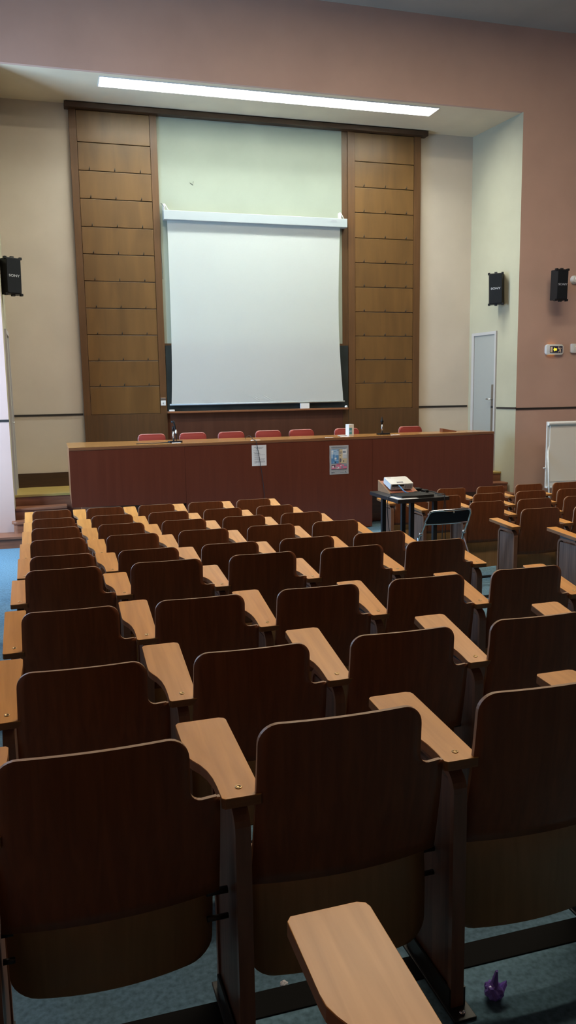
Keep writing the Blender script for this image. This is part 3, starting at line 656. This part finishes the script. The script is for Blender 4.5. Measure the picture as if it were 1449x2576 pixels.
TABE = [(0.041, -0.040), (-0.042, -0.042), (-0.047, -0.036), (-0.047, 0.345), (-0.042, 0.352), (0.040, 0.352), (0.047, 0.344), (0.046, 0.29), (0.041, 0.22), (0.039, 0.14), (0.040, 0.05), (0.045, -0.03)]
def mesh_tab(outline):
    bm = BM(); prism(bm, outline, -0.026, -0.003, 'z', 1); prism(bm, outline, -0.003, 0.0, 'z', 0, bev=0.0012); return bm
def mesh_screw():
    bm = BM(); lathe(bm, [(0.0005, 0), (0.0085, 0.0), (0.0085, 0.0012), (0.0055, 0.0022), (0.0052, 0.001), (0.0005, 0.001)], n=14); return bm
def mesh_panel():
    bm = BM(); box(bm, -0.011, 0.015, -0.012, 0.222, 0.03, 0.622); return bm
def mesh_band():
    bm = BM()
    def outl(e):
        r = 0.055 - e; pts = [(-0.030 + e, 0.0)]
        for k in range(7):
            a = math.radians(180 - 90 * k / 6); pts.append((0.025 + r * math.cos(a), 0.600 + r * math.sin(a)))
        for k in range(7):
            a = math.radians(90 - 90 * k / 6); pts.append((0.185 + r * math.cos(a), 0.600 + r * math.sin(a)))
        pts.append((0.24 - e, 0.0)); return pts
    o, i = outl(0), outl(0.018)
    for x0, x1 in ((-0.017, 0.020),):
        A = [bm.verts.new((x0, p[0], p[1])) for p in o]; B = [bm.verts.new((x0, p[0], p[1])) for p in i]
        C = [bm.verts.new((x1, p[0], p[1])) for p in o]; E = [bm.verts.new((x1, p[0], p[1])) for p in i]
        for k in range(len(o) - 1):
            for q in ((A[k], A[k + 1], B[k + 1], B[k]), (C[k], E[k], E[k + 1], C[k + 1]), (A[k], C[k], C[k + 1], A[k + 1]), (B[k], B[k + 1], E[k + 1], E[k])): bm.faces.new(q)
        bm.faces.new((A[0], B[0], E[0], C[0])); bm.faces.new((A[-1], C[-1], E[-1], B[-1]))
    return bm
def mesh_block():
    bm = BM(); box(bm, -0.016, 0.019, 0.01, 0.21, 0.655, 0.6735 + 0.004); return bm
def mesh_foot():
    bm = BM(); box(bm, -0.03, 0.034, -0.075, 0.26, 0.0, 0.008, 0, bev=0.002)
    box(bm, -0.022, -0.0172, -0.03, 0.22, 0.008, 0.06, 0); box(bm, 0.0202, 0.025, -0.03, 0.22, 0.008, 0.06, 0)
    lathe(bm, [(0.0005, 0), (0.008, 0), (0.008, 0.006), (0.0005, 0.008)], (0.002, -0.055, 0.008), 8, 'z', 1); return bm
def mesh_hinge():
    bm = BM()
    for (u0, u1) in ((-0.541, -0.515), (-0.07, -0.017)):
        tube(bm, [(u0, 0.075, 0.40), (u1, 0.075, 0.40)], 0.009, 8); tube(bm, [(u0, 0.075, 0.33), (u1, 0.075, 0.33)], 0.007, 8)
    return bm
ME = {}
def seat_part(key, parent):
    spec = {'backrest': (mesh_back, ['seat_back', 'ply_edge']), 'seat': (mesh_seat, ['seat_ply', 'ply_edge']), 'writing_tablet': (lambda: mesh_tab(TAB), ['tablet', 'tablet_side_shade']), 'end_tablet': (lambda: mesh_tab(TABE), ['tablet', 'tablet_side_shade']), 'screw': (mesh_screw, 'brass'), 'side_panel': (mesh_panel, 'std_panel'), 'edge_band': (mesh_band, 'std_band'), 'support_block': (mesh_block, 'iron'), 'floor_bracket': (mesh_foot, ['iron', 'chrome']), 'hinge': (mesh_hinge, 'iron')}[key]
    nm = 'writing_tablet' if key == 'end_tablet' else key
    if key not in ME:
        o = mk(nm, spec[0](), spec[1], parent); ME[key] = o; return o
    o = ME[key].copy(); COL.objects.link(o); o.parent = parent; o.location = (0, 0, 0); o.rotation_euler = (0, 0, 0); return o
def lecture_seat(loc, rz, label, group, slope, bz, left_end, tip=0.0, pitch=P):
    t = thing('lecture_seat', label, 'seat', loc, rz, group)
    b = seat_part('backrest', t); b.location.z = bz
    s = seat_part('seat', t); s.rotation_euler.x = tip
    if tip:   # folded a little further about the hinge (0.075, 0.365)
        s.location = (0, 0.075 - (0.075 * math.cos(tip) - 0.365 * math.sin(tip)) + 0.028, 0.365 - (0.365 * math.cos(tip) + 0.075 * math.sin(tip)) + 0.032)
    seat_part('hinge', t)
    def standard(u, key):
        p = seat_part('side_panel', t); p.location.x = u
        q = seat_part('edge_band', p); q.location = (0, 0, 0)
        q = seat_part('floor_bracket', p)
        q = seat_part('support_block', p)
        w = seat_part(key, t); w.location = (u, 0, HT); w.rotation_euler.x = math.atan(slope)
        seat_part('screw', w)
    standard(0, 'writing_tablet')
    if pitch != P:
        for k in (b, s): k.scale.x = 0.965
    if left_end: standard(-pitch, 'end_tablet')
    return t
ORD = ['front', 'second', 'third', 'fourth', 'fifth', 'sixth', 'seventh', 'eighth', 'ninth', 'tenth']
CPOS = ['at the left aisle', 'second from the left aisle', 'at its middle', 'second from the centre aisle', 'at the centre aisle']
ub = (math.cos(TH), math.sin(TH)); vb = (-math.sin(TH), math.cos(TH))
def in_view(x, y, z):
    q = R @ Vector((x, y, z - 2.07))
    if q.z < 0.3: return False
    px, py = 724.5 + F * q.x / q.z, 1288 + F * q.y / q.z
    return -20 < px < 1469 and -20 < py < 2596
for row in range(10):
    for c in range(5 if row else 1):
        x = ub[0] * (OX + c * P + SX[row]) + vb[0] * D[row]; y = ub[1] * (OX + c * P + SX[row]) + vb[1] * D[row]
        probes = [(x - 0.3, y, FL[row] + 0.84), (x - 0.5, y, FL[row] + 0.84), (x - 0.13, y, FL[row] + 0.80), (x - 0.05, y + 0.33, FL[row] + 0.72), (x, y, FL[row] + 0.3), (x - 0.3, y, FL[row] + 0.3)]
        if not any(in_view(*p) for p in probes): continue
        rw = ORD[9 - row]
        if row == 0: lab = 'tenth-row seat nearest the camera, only its tan tablet showing at the bottom'
        else: lab = 'dark plywood seat in the %s row of the left block, %s' % (rw, CPOS[c])
        lecture_seat((x, y, FL[row]), TH, lab, 'left block of tablet-arm lecture seats', TZ[row] / 0.3468, BZ[row], c == 0, 0.2 if (row, c) == (1, 0) else 0.0)
# right block: same rows, set slightly nearer
PR = 0.545
for row in range(9, 3, -1):
    dy = -0.10; sl = 0.055
    for c in range(5):
        x = 4.468 + c * PR; y = D[row] + dy
        fz = FL[row]
        probes = [(x - 0.3, y, fz + 0.84), (x - 0.5, y, fz + 0.84), (x - 0.6, y + 0.3, fz + 0.72), (x - PR, y, fz + 0.6)]
        if not any(in_view(*p) for p in probes): continue
        rw = ORD[9 - row]
        lab = 'brown plywood seat in the %s row of the right block, %s' % (rw, ['at the centre aisle', 'second from the centre aisle', 'third from the centre aisle', 'fourth from the centre aisle', 'fifth from the centre aisle'][c])
        lecture_seat((x, y, fz - 0.0), 0.0, lab, 'right block of tablet-arm lecture seats', sl, BZ[row] + 0.016, c == 0, 0.0, PR)

# ------------------------------------------------------------------ projector table in the aisle
TB = 1.0; fz = FL[8]
tb = thing('projector_table', 'black wooden table in the centre aisle carrying the projector and laptop', 'table', (3.26, 7.16, fz))
def L_(x, y, z): return (x - 3.26, y - 7.16, z - fz)
bm = BM(); prism(bm, [(3.255 - 3.26, 7.15 - 7.16), (3.84 - 3.26, 7.19 - 7.16), (3.885 - 3.26, 7.93 - 7.16), (3.267 - 3.26, 7.90 - 7.16)], TB - fz - 0.038, TB - fz, 'z', bev=0.003); mk('tabletop', bm, 'blackwood', tb)
for (x, y) in ((3.395, 7.83), (3.625, 7.83), (3.487, 7.33), (3.745, 7.33)):
    zz = (FL[8] if y > D[7] + 0.19 else FL[7])
    bm = BM(); a = L_(x, y, 0); box(bm, a[0] - 0.022, a[0] + 0.022, a[1] - 0.022, a[1] + 0.022, zz - fz, TB - fz - 0.038, bev=0.003); mk('leg', bm, 'blackwood', tb)
# sloping stand
st = thing('sloping_stand', 'wooden wedge-shaped stand with terracotta top under the projector', 'stand', (3.37, 7.60, TB))
bm = BM(); prism(bm, [(0, 0), (0.32, 0), (0.32, 0.115), (0, 0.012)], 0, 0.018, 'x'); prism(bm, [(0, 0), (0.32, 0), (0.32, 0.115), (0, 0.012)], 0.30, 0.318, 'x'); box(bm, 0.018, 0.30, 0.30, 0.32, 0, 0.105); mk('sides', bm, 'box_wood', st)
bm = BM(); prism(bm, [(0.0, 0.008), (0.299, 0.100), (0.299, 0.107), (0.0, 0.013)], 0.0181, 0.2999, 'x'); mk('sloping_top', bm, 'terracotta', st)
# projector lies on the slope
tl = math.atan2(0.103, 0.32)
pj = thing('projector', 'white digital projector on the wedge-shaped stand, cables facing the camera', 'projector', (3.385, 7.63, TB + 0.033), -0.02)
pj.rotation_euler = (tl * 0.85, 0, -0.03)
bm = BM(); prism(bm, round_rect(0, 0.255, 0, 0.21, 0.012), 0.008, 0.070, 'z', bev=0.006); body = mk('body', bm, 'white_plastic', pj, True)
bm = BM(); box(bm, 0.015, 0.15, -0.0012, 0.0005, 0.044, 0.060, 0)
for k in range(7): box(bm, 0.16 + k * 0.012, 0.166 + k * 0.012, -0.0012, 0.0005, 0.022, 0.058, 1)
for k in range(5): box(bm, 0.02 + k * 0.018, 0.032 + k * 0.018, -0.0012, 0.0005, 0.024, 0.034, 1)
mk('port_panel', bm, ['iron', 'ink'], pj)
bm = BM()
for k in range(6): box(bm, 0.085 + k * 0.012, 0.094 + k * 0.012, 0.035, 0.058, 0.070, 0.0712)
mk('control_buttons', bm, 'ink_dark', pj)
bm = BM(); box(bm, 0.03, 0.07, 0.175, 0.183, 0.070, 0.0708); mk('lettering_strip', bm, 'ink', pj)
bm = BM(); lathe(bm, [(0.0005, -0.02), (0.028, -0.02), (0.03, 0.004), (0.02, 0.01), (0.0005, 0.004)], (0.19, 0.21, 0.04), 16, 'y'); mk('lens', bm, 'lens', pj)
for (fx, fy) in ((0.03, 0.03), (0.225, 0.03), (0.13, 0.18)):
    bm = BM(); lathe(bm, [(0.0005, 0), (0.01, 0), (0.01, 0.009), (0.0005, 0.009)], (fx, fy, 0), 8); mk('foot', bm, 'iron', pj)
# laptop on paper
bm = BM(); box(bm, 0, 0.22, 0, 0.24, 0, 0.0025); o = tag(mk('paper_sheet', bm, 'paper', loc=(3.27, 7.165, TB)), 'white sheets of paper under the left side of the laptop', 'paper'); o.rotation_euler.z = 0.03
lt = thing('laptop', 'closed black laptop lying on the black table in front of the projector', 'laptop', (3.325, 7.21, TB + 0.003), 0.06)
bm = BM(); prism(bm, round_rect(0, 0.37, 0, 0.25, 0.012), 0, 0.012, 'z', bev=0.002); mk('base', bm, 'iron', lt)
bm = BM(); prism(bm, round_rect(0, 0.37, 0, 0.25, 0.012), 0.013, 0.021, 'z', bev=0.003); mk('lid', bm, 'black', lt)
bm = BM(); prism(bm, round_rect(0, 0.058, 0, 0.1, 0.022), 0, 0.028, 'z', bev=0.01); o = tag(mk('computer_mouse', bm, 'black', smooth=True, loc=(3.74, 7.55, TB)), 'small black mouse and adapter heap behind the laptop on the table', 'mouse')
bm = BM(); box(bm, 0, 0.07, 0, 0.09, 0, 0.03, bev=0.004); o = tag(mk('power_adapter', bm, 'black', loc=(3.72, 7.70, TB)), 'black power adapter block at the back right of the table', 'adapter')
def cable(label, pts, r=0.004, name='cable', mat='iron'):
    bm = BM(); tube(bm, smooth_path(pts), r, 6); return tag(mk(name, bm, mat), label, 'cable')
cable('blue and white video cable plugged into the back of the projector', [(3.47, 7.622, 1.085), (3.475, 7.58, 1.075), (3.50, 7.52, 1.03), (3.56, 7.49, 1.012), (3.62, 7.485, 1.012)], 0.006, 'video_cable', 'blue_print')
cable('dark cables coiled behind the laptop on the black table', [(3.58, 7.52, 1.008), (3.66, 7.60, 1.012), (3.72, 7.52, 1.01), (3.80, 7.60, 1.012), (3.84, 7.5, 1.008), (3.80, 7.42, 1.008), (3.85, 7.36, 1.008)], 0.005, 'power_cable')
cable('thin dark cable hanging over the left edge of the black table', [(3.33, 7.45, 1.006), (3.27, 7.38, 1.008), (3.243, 7.37, 0.985), (3.24, 7.37, 0.85), (3.27, 7.36, 0.55), (3.31, 7.32, 0.25), (3.33, 7.25, FL[8] + 0.02)], 0.004)
cable('thin dark cable hanging from the right end of the black table near its corner', [(3.82, 7.36, 1.008), (3.868, 7.34, 1.0), (3.872, 7.33, 0.9), (3.85, 7.28, 0.5), (3.85, 7.2, FL[7] + 0.02)], 0.004)
cable('thin dark cable hanging from the front edge of the black table behind the folding chair', [(3.76, 7.30, 1.006), (3.77, 7.18, 1.008), (3.77, 7.165, 0.98), (3.74, 7.15, 0.5), (3.72, 7.05, FL[7] + 0.02)], 0.004)

# folding chair
FY = 6.34; ffl = FL[6]
fo = thing('folding_chair', 'chrome folding chair with black vinyl back standing at the black table', 'chair', (3.39, FY, FL[7] if FY > D[6] + 0.19 else ffl))
fb = fo.location.z
def ft(x, y, z): return (x - 3.39, y - FY, z - fb)
zt = 1.003
bm = BM(); pts = [ft(3.145, 6.45, 0.775), ft(3.185, 6.36, 0.955)]
pts = [ft(3.145, 6.42, 0.78), ft(3.168, 6.37, 0.90), ft(3.182, 6.34, 0.972), ft(3.196, 6.333, 0.995), ft(3.225, 6.33, 1.004), ft(3.395, 6.325, 1.006), ft(3.56, 6.33, 1.008), ft(3.588, 6.333, 0.999), ft(3.598, 6.34, 0.972), ft(3.594, 6.37, 0.90), ft(3.578, 6.42, 0.78)]
full = [ft(3.13, 6.80, fb + 0.02)] + [ft(3.138, 6.55, 0.5)] + pts + [ft(3.578, 6.55, 0.5), ft(3.59, 6.80, fb + 0.02)]
tube(bm, full, 0.0105, 10); mk('back_frame', bm, 'chrome', fo, True)
bm = BM(); nx = 10
g1 = []; g2 = []
for k in range(nx + 1):
    s = k / nx; cxv = 0.018 * (1 - (2 * s - 1) ** 2)
    g1.append((3.188 + 0.40 * s, 6.338 - cxv, 0.995)); g2.append((3.168 + 0.425 * s, 6.372 - cxv, 0.885))
va = [bm.verts.new(ft(*p)) for p in g1]; vb2 = [bm.verts.new(ft(*p)) for p in g2]
for k in range(nx): bm.faces.new((va[k], va[k + 1], vb2[k + 1], vb2[k]))
bmesh.ops.solidify(bm, geom=bm.faces[:], thickness=0.012); mk('backrest', bm, 'vinyl', fo, True)
bm = BM(); tube(bm, [ft(3.163 + 0.435 * k / 8, 6.378 - 0.018 * (1 - (2 * k / 8 - 1) ** 2), 0.882) for k in range(9)], 0.009, 8); mk('back_rail', bm, 'chrome', fo, True)
bm = BM(); lathe(bm, [(0.0005, -0.004), (0.008, -0.003), (0.009, 0), (0.0005, 0.0)], ft(3.42, 6.318, 0.985), 10, 'y'); mk('rivet', bm, 'steel', fo)
bm = BM(); prism(bm, round_rect(3.175 - 3.39, 3.565 - 3.39, 6.50 - FY, 6.86 - FY, 0.03), 0.52 - fb, 0.545 - fb, 'z', bev=0.008); mk('seat', bm, 'vinyl', fo)
for x in (3.145, 3.578):
    bm = BM(); sgn_ = 1 if x > 3.4 else -1
    tube(bm, [ft(x, 6.42, 0.78), ft(x + 0.01 * sgn_, 6.46, 0.75), ft(x + 0.045 * sgn_, 6.30, fb + 0.30), ft(x + 0.05 * sgn_, 6.16, fb + 0.012)], 0.0095, 8); mk('rear_leg', bm, 'chrome', fo, True)
    bm = BM(); lathe(bm, [(0.0005, -0.012), (0.016, -0.012), (0.018, 0), (0.016, 0.012), (0.0005, 0.012)], ft(x, 6.42, 0.785), 12, 'x'); mk('hinge_knob', bm, 'chrome', fo)

# ------------------------------------------------------------------ litter on the floor
def crumple(name, label, cat, loc, r, mat, spike, seed):
    rnd = random.Random(seed); bm = BM()
    bmesh.ops.create_icosphere(bm, subdivisions=3, radius=r)
    for v in bm.verts:
        d = v.co.normalized(); k = 0.82 + 0.3 * rnd.random(); v.co = d * r * k
        v.co.z = v.co.z * 0.85
    if spike:
        for v in bm.verts:
            if v.co.normalized().dot(Vector((0.25, 0.1, 1)).normalized()) > 0.95: v.co += Vector((0.006, 0.0, r * 1.25))
            elif v.co.normalized().dot(Vector((1, -0.2, 0.35)).normalized()) > 0.95: v.co += Vector((r * 0.45, 0, 0.01))
    zmin = min(v.co.z for v in bm.verts)
    for v in bm.verts: v.co.z -= zmin
    return tag(mk(name, bm, mat, loc=loc), label, cat)
crumple('plastic_bag', 'crumpled purple plastic wrapper on the floor beside a seat standard, lower right', 'wrapper', (1.046, 1.675, FL[1]), 0.026, 'purple', True, 3)
crumple('plastic_wrapper', 'small crumpled clear plastic wrapper on the floor under a seat, near the nearest tablet', 'wrapper', (0.56, 2.0, FL[2]), 0.012, 'clear', False, 5)

# ------------------------------------------------------------------ light
w = bpy.data.worlds.new('world'); SC.world = w; w.use_nodes = True
w.node_tree.nodes['Background'].inputs['Color'].default_value = (0.6, 0.75, 1.0, 1); w.node_tree.nodes['Background'].inputs['Strength'].default_value = 0.3
def area(name, loc, rot, sx, sy_, power, col):
    l = bpy.data.lights.new(name, 'AREA'); l.shape = 'RECTANGLE'; l.size = sx; l.size_y = sy_; l.energy = power; l.color = col
    o = bpy.data.objects.new(name, l); COL.objects.link(o); o.location = loc; o.rotation_euler = rot; return o
for i, (a, b) in enumerate(wins):
    area('window_daylight', (XL - 0.30, (a + b) / 2, (WZ0 + WZ1) / 2), (0, math.radians(-90), 0), WZ1 - WZ0, b - a, [1, 2, 40, 680][i], (0.40, 0.66, 1.0))

SC.view_settings.view_transform = 'Standard'; SC.view_settings.look = 'None'; SC.view_settings.gamma = 1.0
SC.view_settings.use_curve_mapping = False; SC.view_settings.exposure = 0.0
